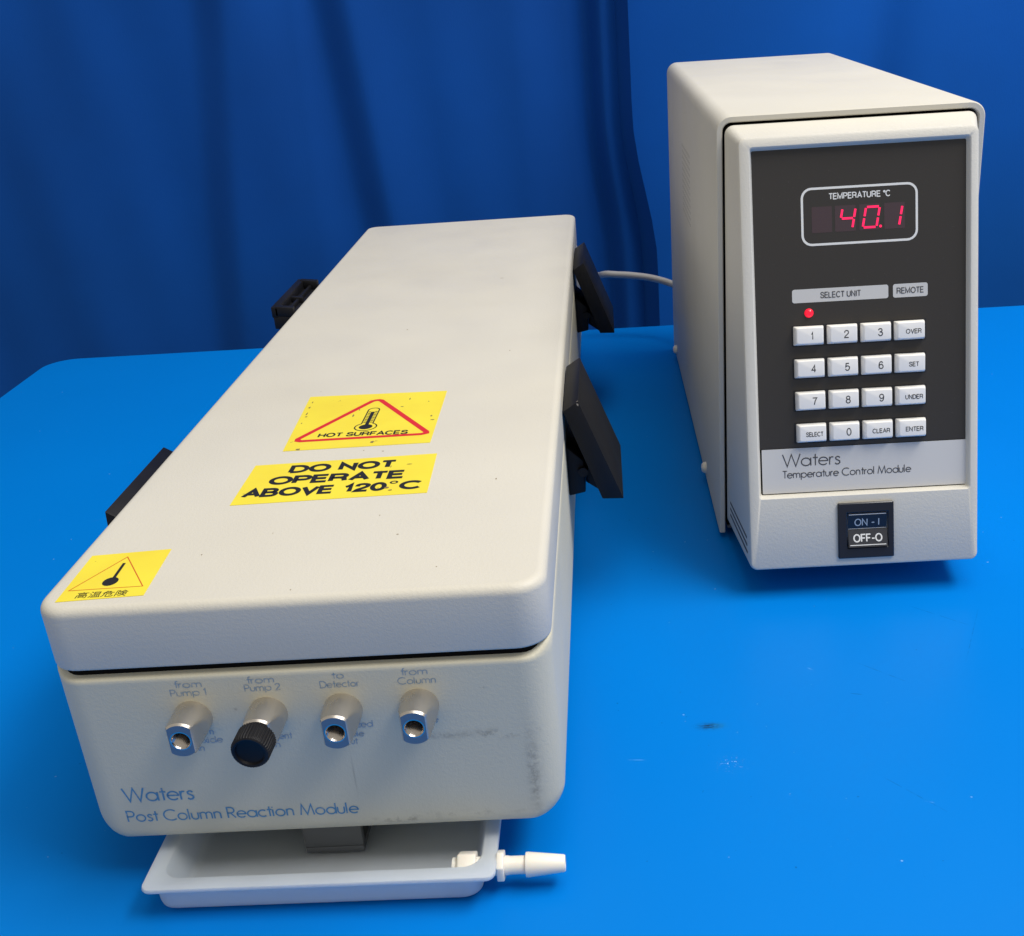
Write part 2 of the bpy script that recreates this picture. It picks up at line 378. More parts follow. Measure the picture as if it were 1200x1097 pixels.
GS = {  # grotesque capitals and figures: (advance, strokes), centre lines run from 0 to 1
 'A': (.98, [[(0, 0), (.38, 1), (.76, 0)], [(.14, .34), (.62, .34)]]),
 'B': (.92, [[(0, .52), (.40, .52)] + arc(.40, .26, .26, 90, -90, 8) + [(0, 0), (0, 1), (.36, 1)] + arc(.36, .76, .24, 90, -90, 8)[1:]]),
 'C': (1.0, [arc(.42, .5, .42, 42, 318, 20, .5)]),
 'D': (1.0, [[(0, 0), (0, 1), (.30, 1)] + arc(.30, .5, .46, 90, -90, 14, .5) + [(0, 0)]]),
 'E': (.82, [[(.60, 1), (0, 1), (0, 0), (.62, 0)], [(0, .52), (.56, .52)]]),
 'F': (.78, [[(.60, 1), (0, 1), (0, 0)], [(0, .50), (.52, .50)]]),
 'G': (1.05, [arc(.42, .5, .42, 42, 340, 20, .5) + [(.80, .46), (.46, .46)]]),
 'H': (.94, [[(0, 1), (0, 0)], [(.68, 1), (.68, 0)], [(0, .52), (.68, .52)]]),
 'I': (.28, [[(.03, 1), (.03, 0)]]),
 'L': (.76, [[(0, 1), (0, 0), (.54, 0)]]),
 'M': (1.10, [[(0, 0), (0, 1), (.42, .10), (.84, 1), (.84, 0)]]),
 'N': (.96, [[(0, 0), (0, 1), (.68, 0), (.68, 1)]]),
 'O': (1.12, [O_(.44)]),
 'P': (.88, [[(0, 0), (0, 1), (.36, 1)] + arc(.38, .73, .27, 90, -90, 8) + [(0, .46)]]),
 'R': (.94, [[(0, 0), (0, 1), (.38, 1)] + arc(.40, .74, .26, 90, -90, 8) + [(0, .48)], [(.40, .48), (.60, .38), (.66, 0)]]),
 'S': (.90, [cr([(.62, .74), (.54, .94), (.32, 1.0), (.10, .93), (.05, .74), (.20, .57), (.46, .47), (.64, .34), (.62, .10), (.36, 0), (.10, .06), (0, .28)])]),
 'T': (.82, [[(-.02, 1), (.64, 1)], [(.31, 1), (.31, 0)]]),
 'U': (.94, [[(0, 1), (0, .34)] + arc(.34, .34, .34, 180, 360, 12) + [(.68, 1)]]),
 'V': (.92, [[(0, 1), (.36, 0), (.72, 1)]]),
 '0': (.84, [[(.30 + .30 * math.cos(2 * PI * i / 22), .5 + .5 * math.sin(2 * PI * i / 22)) for i in range(22)] + ['c']]),
 '1': (.62, [[(.04, .72), (.20, .80), (.30, 1), (.30, 0)]]),
 '2': (.84, [cr([(.02, .68), (.08, .92), (.30, 1.0), (.54, .90), (.56, .66), (.36, .42), (.10, .20), (.01, 0)]) + [(.60, 0)]]),
 '3': (.84, [cr([(.02, .78), (.12, .95), (.30, 1.0), (.52, .90), (.52, .66), (.26, .54), (.56, .44), (.60, .20), (.42, .02), (.18, .01), (0, .24)])]),
 '4': (.84, [[(.44, 0), (.44, 1), (0, .30), (.62, .30)]]),
 '5': (.84, [[(.54, 1), (.12, 1), (.06, .52)] + cr([(.06, .52), (.28, .64), (.54, .54), (.59, .28), (.42, .03), (.16, .02), (0, .22)])[1:]]),
 '6': (.84, [cr([(.55, .80), (.36, 1.0), (.12, .86), (.02, .48), (.06, .14), (.30, 0), (.54, .12), (.58, .36), (.40, .60), (.16, .56), (.04, .38)])]),
 '7': (.80, [[(0, 1), (.58, 1), (.34, .56), (.20, 0)]]),
 '8': (.84, [[(.30 + .25 * math.cos(2 * PI * i / 18), .77 + .23 * math.sin(2 * PI * i / 18)) for i in range(18)] + ['c'], [(.30 + .30 * math.cos(2 * PI * i / 18), .27 + .27 * math.sin(2 * PI * i / 18)) for i in range(18)] + ['c']]),
 '9': (.84, [cr([(.05, .20), (.24, 0), (.48, .14), (.58, .52), (.54, .86), (.30, 1.0), (.06, .88), (.02, .64), (.20, .40), (.44, .44), (.56, .62)])]),
 '-': (.60, [[(0, .40), (.40, .40)]]),
 '°': (.44, [[(.14 + .14 * math.cos(2 * PI * i / 12), .86 + .14 * math.sin(2 * PI * i / 12)) for i in range(12)] + ['c']]),
 ' ': (.42, []),
}
def caps(s, u0, u1, v0, v1, fr, h, name, m, parent, wd=None, slope=0.0):
    """grotesque lettering filling the box u0..u1, v0..v1"""
    wd = wd or .13 * (v1 - v0)
    xs = []; x = 0
    for ch in s:
        for q in GS[ch][1]: xs += [x + p[0] for p in q if p != 'c']
        x += GS[ch][0]
    lo, hi = min(xs), max(xs)
    if hi - lo < 1e-6: k = (v1 - v0)
    else: k = (u1 - u0 - wd) / (hi - lo)
    x = 0; V = []; F = []; idx = 0
    for ch in s:
        for q in GS[ch][1]:
            closed = q[-1] == 'c'; q = q[:-1] if closed else q
            P = [(u0 + wd / 2 + (x + a - lo) * k, v0 + wd / 2 + b_ * (v1 - v0 - wd)) for a, b_ in q]
            P = [(a, b_ + slope * (a - u0)) for a, b_ in P]
            v, f = ribbon(P, wd, closed); o = len(V); V += fr.pts(v, h + 0.012 * (idx % 4)); F += [tuple(i + o for i in g_) for g_ in f]; idx += 1
        x += GS[ch][0]
    return obj(name, V, F, m, parent)
_tmp = []
def font_text(s, u0, u1, v0, v1, fr, h, name, m, parent, bold=0.0, slope=0.0, line=1.0):
    cu = bpy.data.curves.new('lettering_outline', 'FONT'); cu.body = s; cu.size = 1; cu.offset = bold; cu.align_x = 'CENTER'; cu.space_line = line
    cu.resolution_u = 3
    o = bpy.data.objects.new('lettering_outline', cu); col.objects.link(o); bpy.context.view_layer.update()
    dg = bpy.context.evaluated_depsgraph_get(); me = bpy.data.meshes.new_from_object(o.evaluated_get(dg))
    P = [(v.co.x, v.co.y) for v in me.vertices]; F = [tuple(p.vertices) for p in me.polygons]
    bpy.data.objects.remove(o); bpy.data.meshes.remove(me); bpy.data.curves.remove(cu)
    ax, bx = min(p[0] for p in P), max(p[0] for p in P); ay, by = min(p[1] for p in P), max(p[1] for p in P)
    q = [(u0 + (x - ax) / (bx - ax) * (u1 - u0), v0 + (y - ay) / (by - ay) * (v1 - v0)) for x, y in P]
    return obj(name, [fr(x, y + slope * (x - u0), h) for x, y in q], F, m, parent)
def plate(fr, u0, u1, v0, v1, R, h0, h1, name, m, parent, n=5):
    P = rrect(u0, u1, v0, v1, R, n)
    v, f = loft([fr.pts(P, h0), fr.pts(P, h1)]); return obj(name, v, f, m, parent)

# ================================================================== SETTING
# floor
v, f = box(-3000, 3500, -2500, 3000, -760, -750); tag(obj('floor', v, f, M_floor), kind='structure')

# table with a blue laminate top
tbl = tag(empty('table', (-0.29209, 0.62337, 0), (0, 0, 0.00711)), 'long table with a glossy bright blue top carrying both instruments', 'table')
def tab():
    P = rrect(0, 1500, -1350, 0, 24, 8); Q = rrect(1.6, 1498.4, -1348.4, -1.6, 23, 8)
    rings = [[(x, y, z) for x, y in p] for p, z in ((P, -24), (P, -1.6), (Q, 0))]
    v, f = loft(rings); return obj('tabletop', v, f, M_table, tbl)
top = tab()
# the laminate's spots are given in scene metres: shift its object space by moving origin
top.data.transform(Matrix.Translation((-0.29209, 0.62337, 0))); top.location = (0.29209, -0.62337, 0)
for y_ in (-1300, -70):
    v, f = box(60, 1440, y_, y_ + 20, -110, -26); obj('apron', v, f, M_tedge, tbl)
for x, y in ((60, -80), (1400, -80), (60, -1300), (1400, -1300)):
    v, f = box(x, x + 40, y, y + 40, -750, -112); obj('leg', v, f, M_leg, tbl)

# curtains
def sheet(name, x0, x1, z0, z1, fy, nx, nz, m, thick, fx=None):
    V = []; F = []
    for s_ in (0, thick):
        for j in range(nz + 1):
            z = z0 + (z1 - z0) * j / nz
            for i in range(nx + 1):
                x = x0 + (x1 - x0) * i / nx; xx = x + (fx(x, z) if fx else 0)
                V.append((xx, fy(x, z) + s_, z))
    N = (nx + 1) * (nz + 1)
    for j in range(nz):
        for i in range(nx):
            a = j * (nx + 1) + i; F.append((a, a + 1, a + nx + 2, a + nx + 1)); F.append((N + a + nx + 1, N + a + nx + 2, N + a + 1, N + a))
    bd = [i for i in range(nx + 1)] + [j * (nx + 1) + nx for j in range(1, nz + 1)] + [nz * (nx + 1) + i for i in range(nx - 1, -1, -1)] + [j * (nx + 1) for j in range(nz - 1, 0, -1)]
    for i in range(len(bd)): a, b_ = bd[i], bd[(i + 1) % len(bd)]; F.append((b_, a, a + N, b_ + N))
    return obj(name, V, F, m, None, smooth=60)
def G(x, c_, s_): return math.exp(-((x - c_) / s_) ** 2)
KN = [(-900, 850, 0), (-620, 838, 0), (-380, 848, -.3), (-300, 840, -.28), (-195, 848, -.24), (-158, 822, -.24), (-100, 834, -.06), (-80, 842, .17), (-44, 812, .17), (20, 822, .05), (100, 830, .0), (150, 842, .0), (166, 850, .0), (182, 822, 0), (194, 826, 0), (206, 796, 0), (230, 790, 0)]
def fold(x, z):
    zz = max(-100, min(400, z)); ks = [(a + c_ * .5 * (250 - zz), (838 + (b_ - 838) * .6) if a < 150 else b_) for a, b_, c_ in KN]
    for (a, y0), (b_, y1) in zip(ks, ks[1:]):
        if x <= b_:
            t_ = max(0, (x - a) / (b_ - a)); t_ = t_ * t_ * (3 - 2 * t_) * .75 + .25 * t_; y = y0 + (y1 - y0) * t_; break
    else: y = ks[-1][1]
    return y + .8 * math.sin(x / 13 + z / 90) + 2.5 * math.sin(x / 41 + z / 210 + 1)
def edge_shift(x, z):
    t_ = min(1, max(0, (150 - z) / 140)); t_ = t_ * t_ * (3 - 2 * t_); return 19 * t_ * max(0, min(1, (x - 120) / 85))
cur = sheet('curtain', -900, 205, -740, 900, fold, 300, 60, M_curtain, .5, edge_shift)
tag(cur, 'dark blue cloth curtain with vertical folds hanging behind the cream flat box', 'curtain')
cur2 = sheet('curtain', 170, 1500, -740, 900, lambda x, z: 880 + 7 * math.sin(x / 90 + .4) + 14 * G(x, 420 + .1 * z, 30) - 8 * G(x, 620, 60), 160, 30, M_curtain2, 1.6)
tag(cur2, 'blue cloth curtain with stronger light painted into its colour, hanging behind the upright instrument with the keypad', 'curtain')

# ================================================================== REACTION MODULE (long flat box)
W1, D1, ZB, ZS, ZT = 155.0, 567.3, 27.0, 92.3, 113.8
T1 = 0.00724
rm = empty('reaction_module', (W1 / 2 * S, 0, -8 * S), (0, -T1, 0))
tag(rm, 'long low cream instrument box with yellow warning stickers and four steel ports', 'lab instrument')
inner = Matrix.Translation((-W1 / 2 * S, 0, 0))
def rm_obj(name, v, f, m, parent=rm, **k):
    return obj(name, [(a - W1 / 2, b_, c_) for a, b_, c_ in v] if parent is rm else v, f, m, parent, **k)
OX = -W1 / 2
# lid
def lid_rings():
    rr = []
    R = 10.5; e = 3.2
    def ring(ins, z, R_): return [(x + OX, y, z) for x, y in rrect(ins, W1 - ins, ins, D1 - ins, (R_, R_, 6, 6), 9)]
    rr.append(ring(3.0, ZS + 8, R - 2)); rr.append(ring(3.0, ZS, R - 2.6)); rr.append(ring(0.8, ZS, R - .6)); rr.append(ring(0.15, ZS + .35, R)); rr.append(ring(0, ZS + 1, R))
    rr.append(ring(0, ZT - e, R))
    for i in range(1, 8):
        a = .5 * PI * i / 7; rr.append(ring(e * (1 - math.cos(a)), ZT - e + e * math.sin(a), R - e * (1 - math.cos(a)) * .8))
    return rr
v, f = loft(lid_rings(), cap0=True); lid = obj('lid', v, f, M_lid, rm, smooth=50)
# body: rounded long lower corners; rim dips along the front so the gap shows there
def body():
    rr = []; R = 10.5; n = 9
    def ring(ix, iy, z, R_, rim=False):
        P = rrect(ix, W1 - ix, iy, D1 - iy, (R_, R_, 6, 6), n); out = []
        for x, y in P:
            zz = z
            if rim:
                t_ = min(1, max(0, (y - 1.0) / 7.0)); t_ = t_ * t_ * (3 - 2 * t_); zz = 89.0 + (ZS - .25 - 89.0) * t_
            out.append((x + OX, y, zz))
        return out
    for i in range(0, 9):
        a = .5 * PI * i / 8; sx = 8.5 * (1 - math.sin(a)); sy = 2.4 * (1 - math.sin(min(.5 * PI, a * 1.6)))
        rr.append(ring(sx, sy, ZB + 8.5 * (1 - math.cos(a)), max(1.2, R - sy - sx * .6)))
    rr.append(ring(0, 0, 60, R)); rr.append(ring(0, 0, 87.2, R))
    rr.append([(x, y, z - .9) for x, y, z in ring(0, 0, 88, R, True)]); rr.append([(x, y, z - .25) for x, y, z in ring(.3, .3, 88, R, True)]); rr.append(ring(.9, .9, 88.9, R - .9, True)); rr.append(ring(3.2, 3.2, 88.9, R - 3, True))
    rr.append(ring(3.2, 3.2, 80, R - 3))
    return loft(rr)
v, f = body(); bd_ = obj('body', [(a - OX, b_, c_) for a, b_, c_ in v], f, M_body, rm, smooth=50); bd_.location = (OX * S, 0, 0)
P0 = rrect(2.4, W1 - 2.4, 2.6, D1 - 3, 7, 6)
v, f = loft([[(x + OX, y, 84) for x, y in P0], [(x + OX, y, 96) for x, y in P0]]); obj('gasket', v, f, M_gasket, rm)
# glints of plastic film inside the gap
# feet
for x, y in ((22, 110), (133, 110), (22, 535), (133, 535)):
    lo = 8 - T1 * (x - W1 / 2)
    v, f = lathe_z([(lo, 8.5), (lo + 2, 9.5), (ZB + .5, 9.5)], x + OX, y, 24); obj('foot', v, f, M_rubber, rm, smooth=40)
# front print frame: origin at the lower left of the front face
FR = Frame((OX + 3.3, 0, .95), (1, 0, 0), (0, 0, 1)); FR.ex = FR.ex * .9815
stroke_text('Waters', 10.3, 33.6, 41.7, 5.3, .60, FR, .06, 'lettering', M_ink, rm, -.008)
stroke_text('Post Column Reaction Module', 9.7, 86.8, 33.6, 4.2, .52, FR, .06, 'lettering', M_ink, rm, -.008)
for s_, u0, u1, v0 in (('from', 36.2, 45.0, 83.9), ('Pump 1', 34.4, 45.8, 80.9), ('from', 59.2, 67.9, 84.2), ('Pump 2', 58.0, 69.2, 81.4), ('to', 86.0, 89.8, 84.4), ('Detector', 81.8, 94.0, 81.3),
                       ('from', 107.6, 116.0, 84.4), ('Column', 106.2, 118.2, 81.2),
                       ('Sodium', 35.3, 45.2, 66.3), ('Hydroxide', 32.0, 47.4, 63.1), ('in', 39.0, 41.0, 60.2), ('Reagent', 58.4, 69.8, 63.3), ('in', 63.4, 65.6, 60.2),
                       ('Derivatized', 80.5, 96.2, 66.2), ('Sample', 82.8, 92.9, 62.8), ('out', 86.6, 90.4, 60.0), ('Sample', 107.2, 117.2, 66.7), ('in', 111.0, 113.0, 63.6)):
    stroke_text(s_, u0, u1, v0, 2.35, .30, FR, .06, 'lettering', M_inkfaint, rm)
# ports
def port(cx, cz, L=12.2):
    R = 6.05; seg = 48; rings = []
    def ring(y, lim, r, ch=0):
        out = []
        for i in range(seg):
            a = 2 * PI * i / seg; x = (r - ch) * math.cos(a); z = (r - ch) * math.sin(a)
            out.append((max(-lim, min(lim, x)), y, z))
        return out
    rings.append(ring(-.0, R, R)); rings.append(ring(-L * .30, R, R))
    for k in range(1, 9):
        t_ = k / 8; rings.append(ring(-L * (.30 + .64 * t_), R - 2.0 * t_ ** .8, R))
    rings.append(ring(-L, R - 2.45, R, .5))
    b0 = 3.3
    rings.append([(b0 * math.cos(2 * PI * i / seg), -L, b0 * math.sin(2 * PI * i / seg)) for i in range(seg)])
    v, f = loft(rings, True, False)
    o = obj('port_fitting', v, f, M_metal, rm, smooth=28, loc=(cx + OX, 0, cz))
    o.data.materials.append(M_end)
    for p_ in o.data.polygons:
        if abs(p_.normal.y) > .95 and p_.center.y < -L * .9 * S: p_.material_index = 1
    rr = []
    for k in range(0, 17):
        r = 3.05 - (.4 if k % 2 else 0) - (.1 if k == 0 else 0); rr.append([(r * math.cos(2 * PI * i / 32), -L + .03 + k * .45, r * math.sin(2 * PI * i / 32)) for i in range(32)])
    rr.insert(0, [(b0 * math.cos(2 * PI * i / 32), -L + .0, b0 * math.sin(2 * PI * i / 32)) for i in range(32)])
    v, f = loft(rr, False, True); obj('threaded_bore', v, f, M_thread, o)
    return o
ports = [port(x, z) for x, z in ((42.3, 73.8), (65.9, 73.9), (89.3, 73.9), (113.1, 74.2))]
# black knurled cap screwed into the second port
rings = []; seg = 160
def kn(y, r, amp): return [((r + (amp if i % 4 < 2 else -amp)) * math.cos(2 * PI * i / seg), y, (r + (amp if i % 4 < 2 else -amp)) * math.sin(2 * PI * i / seg)) for i in range(seg)]
for y, r, a in ((-11.6, 4.2, 0), (-11.6, 5.4, 0), (-12.0, 5.8, .11), (-18.2, 5.8, .11), (-18.9, 5.5, .04), (-19.2, 5.1, 0), (-19.0, 4.5, 0), (-18.2, 4.2, 0), (-17.8, 2.2, 0)): rings.append(kn(y, r, a))
v, f = loft(rings); cap = obj('knurled_cap', v, f, M_black, ports[1], smooth=25); cap['label'] = 'black ribbed screw cap'
cap.rotation_euler = (math.radians(2.0), 0, math.radians(-2.5))

# stickers on the lid
TOPF = Frame((OX + 4.3, -1.6, ZT), (1, 0, 0), (0, 1, 0)); TOPF.ex = TOPF.ex * .9735; TOPF.ey = TOPF.ey * .943
def quad_sticker(C4, name, label):
    v = TOPF.pts(C4, .03) + TOPF.pts(C4, .16); f = [(0, 1, 2, 3), (7, 6, 5, 4), (0, 4, 5, 1), (1, 5, 6, 2), (2, 6, 7, 3), (3, 7, 4, 0)]
    o = obj(name, v, f, M_yellow, rm); o['label'] = label; return o
def flat(P, h, name, m, parent):
    return obj(name, TOPF.pts(P, h), [tuple(range(len(P)))], m, parent)
hs = quad_sticker([(44.6, 127.9), (104.0, 128.3), (103.5, 192.5), (41.0, 195.3)], 'warning_sticker', 'worn yellow sticker with a red triangle reading HOT SURFACES')
v, f = ribbon([(72.6, 184.8), (71.2, 184.0), (47.8, 140.9), (48.0, 139.0), (49.5, 138.2), (99.0, 138.4), (101.0, 139.4), (100.8, 141.0), (75.2, 184.2), (74.0, 185.0)], 2.4, True)
obj('red_triangle', TOPF.pts(v, .20), f, M_red, hs)
th = []
stem = [(71.6, 155)] + [(71.6, 172)] + arc(74.0, 172, 2.4, 180, 0, 8) + [(76.4, 155)] + arc(74.0, 151.0, 4.6, 58, -238, 16)
v, f = ribbon(stem, .55, True); th.append((TOPF.pts(v, .22), f))
P = arc(74.0, 151.0, 2.9, 0, 360, 16)[:-1]; th.append((TOPF.pts(P, .20), [tuple(range(len(P)))]))
P = [(73.2, 153.5), (74.8, 153.5), (74.8, 169.5), (73.2, 169.5)]; th.append((TOPF.pts(P, .23), [(0, 1, 2, 3)]))
for k in range(8):
    y = 156 + k * 1.9; P = [(72.1, y), (73.1, y), (73.1, y + .6), (72.1, y + .6)]; th.append((TOPF.pts(P, .25), [(0, 1, 2, 3)]))
    P = [(74.9, y), (76.0, y), (76.0, y + .6), (74.9, y + .6)]; th.append((TOPF.pts(P, .25), [(0, 1, 2, 3)]))
v, f = merge(*th); obj('thermometer_symbol', v, f, M_inkblack, hs)
caps('HOT SURFACES', 55.6, 93.2, 141.4, 146.0, TOPF, .26, 'lettering', M_inkblack, hs, .75, -.05)
ds = quad_sticker([(37.8, 75.8), (109.3, 77.5), (108.3, 115.8), (37.3, 113.8)], 'warning_sticker', 'yellow sticker reading DO NOT OPERATE ABOVE 120 C')
caps('DO NOT', 52.2, 94.0, 103.6, 111.6, TOPF, .22, 'lettering', M_inkblack, ds, 1.95, -.004)
caps('OPERATE', 46.9, 99.0, 92.8, 101.0, TOPF, .22, 'lettering', M_inkblack, ds, 1.95, -.01)
caps('ABOVE 120', 39.8, 93.4, 81.8, 89.9, TOPF, .22, 'lettering', M_inkblack, ds, 1.85, -.006)
caps('°', 94.0, 97.2, 82.0, 90.2, TOPF, .22, 'lettering', M_inkblack, ds, .7)
caps('C', 98.0, 106.4, 81.4, 89.6, TOPF, .22, 'lettering', M_inkblack, ds, 1.9)
cs = quad_sticker([(2.3, 7.4), (29.6, 9.0), (27.7, 41.6), (.3 + 1.2, 39.6)], 'warning_sticker', 'small yellow sticker with a thin triangle and Chinese characters')
v, f = ribbon([(14.4, 37.2), (2.9 + .8, 14.6), (27.2, 15.2)], .35, True); obj('thin_triangle', TOPF.pts(v, .20), f, M_redthin, cs)
P = arc(15.2, 19.6, 2.5, 0, 360, 16, 3.0)[:-1]; a_ = (TOPF.pts(P, .20), [tuple(range(len(P)))])
P = [(14.9, 21.5), (16.0, 21.5), (15.5, 32.6), (14.5, 32.6)]; b_2 = (TOPF.pts(P, .22), [(0, 1, 2, 3)])
v, f = merge(a_, b_2); obj('thermometer_symbol', v, f, M_inkblack, cs)
font_text('高温危険', 7.6, 23.8, 9.1, 13.0, TOPF, .22, 'lettering', M_inkblack, cs, .0, .01)
# chips of grime and nicks on stickers and lid
def nick(x, y, sx, sy, h, m, parent, name='grime_mark'):
    n = 7; P = [(x + sx * (.6 + .5 * random.random()) * math.cos(2 * PI * i / n), y + sy * (.6 + .5 * random.random()) * math.sin(2 * PI * i / n)) for i in range(n)]
    return (TOPF.pts(P, h), [tuple(range(n))])
def nicks(parent, h, L):
    for a, b_, c_, d in L:
        v, f = nick(a, b_, c_, d, h, M_dirt, parent); obj('grime_mark', v, f, M_dirt, parent)
nicks(hs, .24, ((43.8, 187, .35, 1.6), (44.0, 180, .5, 1.4), (44.6, 172, .4, 2.2), (45.2, 168, .6, .6), (45.0, 160, .3, .8), (50.5, 128.8, 1.3, 1.0), (80, 132.5, .9, 1.3),
     (66, 166, .4, 2.0), (67.5, 173, .3, .8), (100.5, 160, .6, 1.3), (101.5, 155, 1.2, .5), (88, 184, .3, 1.5), (86, 174, .8, .5), (97, 179, .3, .6)))
nicks(ds, .27, ((93.6, 84.0, .9, .8), (95.2, 81.6, .8, .5), (90.5, 84, .4, .4), (99, 106, 1.4, .3), (92, 104.6, .2, 1.2)))
nicks(rm, .05, ((133.6, 87, .3, .8), (103.8, 43.6, .5, .3), (39.7, 36, .3, .4), (95, 60, .3, .3), (76.1, 7.5, .3, .3), (113, 405, 1.6, .35), (60, 50, .2, .3), (120, 18, .3, .3), (86, 122, .5, .4), (78, 124, .3, .5), (70, 300, .5, .5), (128, 250, .4, .7)))

# latches: a slanting lever with a catch and a hinge boss on the side wall
PROF = [(0.3, 105.4), (7.2, 109.7), (24.4, 63.0), (15.0, 63.4)]
PROFL = [(0.3, 107.0), (7.0, 111.3), (10.0, 66.0), (2.5, 66.0)]
def latch(side, y0, dx=0.0, dz=0.0, rot=0.0, open_=False):
    xw = W1 + OX if side > 0 else OX
    root = obj('latch', *prism([(side * a, z) for a, z in ((0.1, 62), (7.5, 63.5), (7.5, 79), (0.1, 86))], 8, 40), M_black, rm, loc=(xw, y0, 0)); bevel(root, .6)
    v, f = prism([(side * a, z) for a, z in (PROF if side > 0 else PROFL)], 0, 62)
    lv = obj('lever', v, f, M_black, root); 
    if open_:
        def sl(a0, z0, a1, z1, ya, yb): return prism([(side * a, z) for a, z in ((a0, z0), (a1, z0 + .12 * (a1 - a0)), (a1, z1 + .12 * (a1 - a0)), (a0, z1))], ya, yb)
        v, f = merge(sl(.6, 102.0, 12.4, 109.6, 0, 66), sl(9.2, 109.5, 13.0, 115.6, 0, 66), sl(.6, 109.5, 11.0, 115.0, 0, 4.5), sl(.6, 109.5, 11.0, 115.0, 61.5, 66), sl(2.5, 109.5, 11.0, 113.2, 30, 33), sl(4.5, 109.5, 6, 112.6, 4, 62))
        bpy.data.objects.remove(lv); lv = obj('lever', v, f, M_black, root)
    bevel(lv, .45)
    pv = Vector((side * 6 * S, 0, 78 * S)); lv.matrix_basis = Matrix.Translation(Vector((side * dx * S, 0, dz * S)) + pv) @ Matrix.Rotation(rot, 4, 'Y') @ Matrix.Translation(-pv)
    v, f = merge(prism([(side * a, z) for a, z in ((7.6, 66), (15.5, 60), (15.5, 64), (9, 74))], 14, 30)); c2 = obj('catch', v, f, M_black, root); bevel(c2, .5)
    v, f = lathe_y([(6, 2.2), (46, 2.2)], side * 7.0, 74, 16); obj('hinge_pin', v, f, M_black, root, smooth=40)
    return root, lv
_, lv1 = latch(1, 168.0); latch(1, 424.0)
latch(-1, 75.5, -.6, .5); latch(-1, 336.0, 0, 0, 0, True)
v, f = merge(([(6.4, -.03, 108.9), (7.25, -.03, 108.6), (7.2, -.03, 107.6), (6.6, -.03, 108.0)], [(0, 1, 2, 3)]), ([(5.8, -.03, 108.6), (7.23, .9, 109.78), (6.7, 1.1, 109.5)], [(0, 1, 2)])); obj('grime_mark', v, f, M_blackwear, lv1.parent)
# steel bracket that carries the drip tray
v, f = merge(box(65.5, 85.5, 8, 11, 13.5, ZB + .6), box(65.5, 85.5, 8, 36, 11, 13.5)); br = obj('tray_bracket', [(a + OX, b_, c_) for a, b_, c_ in v], f, M_bracket, rm); bevel(br, .5)

# ================================================================== DRIP TRAY
tray = tag(empty('drip_tray', (0.072, 0.05, 0)), 'shallow milky plastic drip tray with a hose spout under the long box', 'tray')
TXo, TYo = -72, -50
def tray_shell():
    zr, zb_ = 16.6, 4.0
    def ring(x0, x1, y0, y1, z, R): return [(x + TXo, y + TYo, z - 3.8) for x, y in rrect(x0 + 5.9, x1 + .4, y0 - 2.1, y1, R, 8)]
    o = [ring(17.6, 125.2, -10.0, 108, zb_, 5), ring(15.6, 126.6, -11.6, 110, zb_ + 1.6, 6), ring(15.4, 127.0, -11.9, 110.4, zb_ + 3, 6),
         ring(15.0, 128.6, -12.6, 112, zr - 1.7, 6.5), ring(13.4, 131.6, -15.2, 115, zr - 1.6, 3.0), ring(13.1, 131.9, -15.5, 115.3, zr - .9, 3.2), ring(13.4, 131.6, -15.2, 115, zr, 3.0),
         ring(18.2, 127.4, -10.2, 110.5, zr, 6), ring(18.6, 126.8, -9.6, 110.0, zr - .5, 6), ring(21.5, 124.3, -7.2, 107.6, zb_ + 3, 6), ring(23.5, 122.8, -5.4, 106, zb_ + 1.7, 6)]
    return loft(o)
v, f = tray_shell(); obj('basin', v, f, M_tray, tray, smooth=50)
cy_, cz_ = -7.4 + TYo, 8.4
def hexr(x, r, ch=0): return [(x, cy_ + r * math.cos(PI / 6 + 2 * PI * i / 6), cz_ + r * math.sin(PI / 6 + 2 * PI * i / 6)) for i in range(6)]
xo = TXo
v, f = loft([hexr(xo + 119.2, 4.6), hexr(xo + 119.8, 5.2), hexr(xo + 125.4, 5.2)]); nut = obj('hose_nut', v, f, M_barb, tray); bevel(nut, .35)
v, f = merge(loft([hexr(xo + 132.1, 5.2), hexr(xo + 134.4, 5.2)])); bevel(obj('hose_collar', v, f, M_barb, tray), .35)
v, f = lathe_x([(xo + 117.6, 1.6), (xo + 117.4, 2.2), (xo + 117.6, 3.1), (xo + 134.4, 3.1), (xo + 135.2, 3.1), (xo + 136.4, 2.9), (xo + 141.2, 2.9), (xo + 141.3, 3.9), (xo + 141.9, 4.0), (xo + 153.6, 2.75), (xo + 154.0, 2.5), (xo + 154.0, 1.6), (xo + 145, 1.5)], cy_, cz_, 32)
obj('hose_barb', v, f, M_barb, tray, smooth=35)

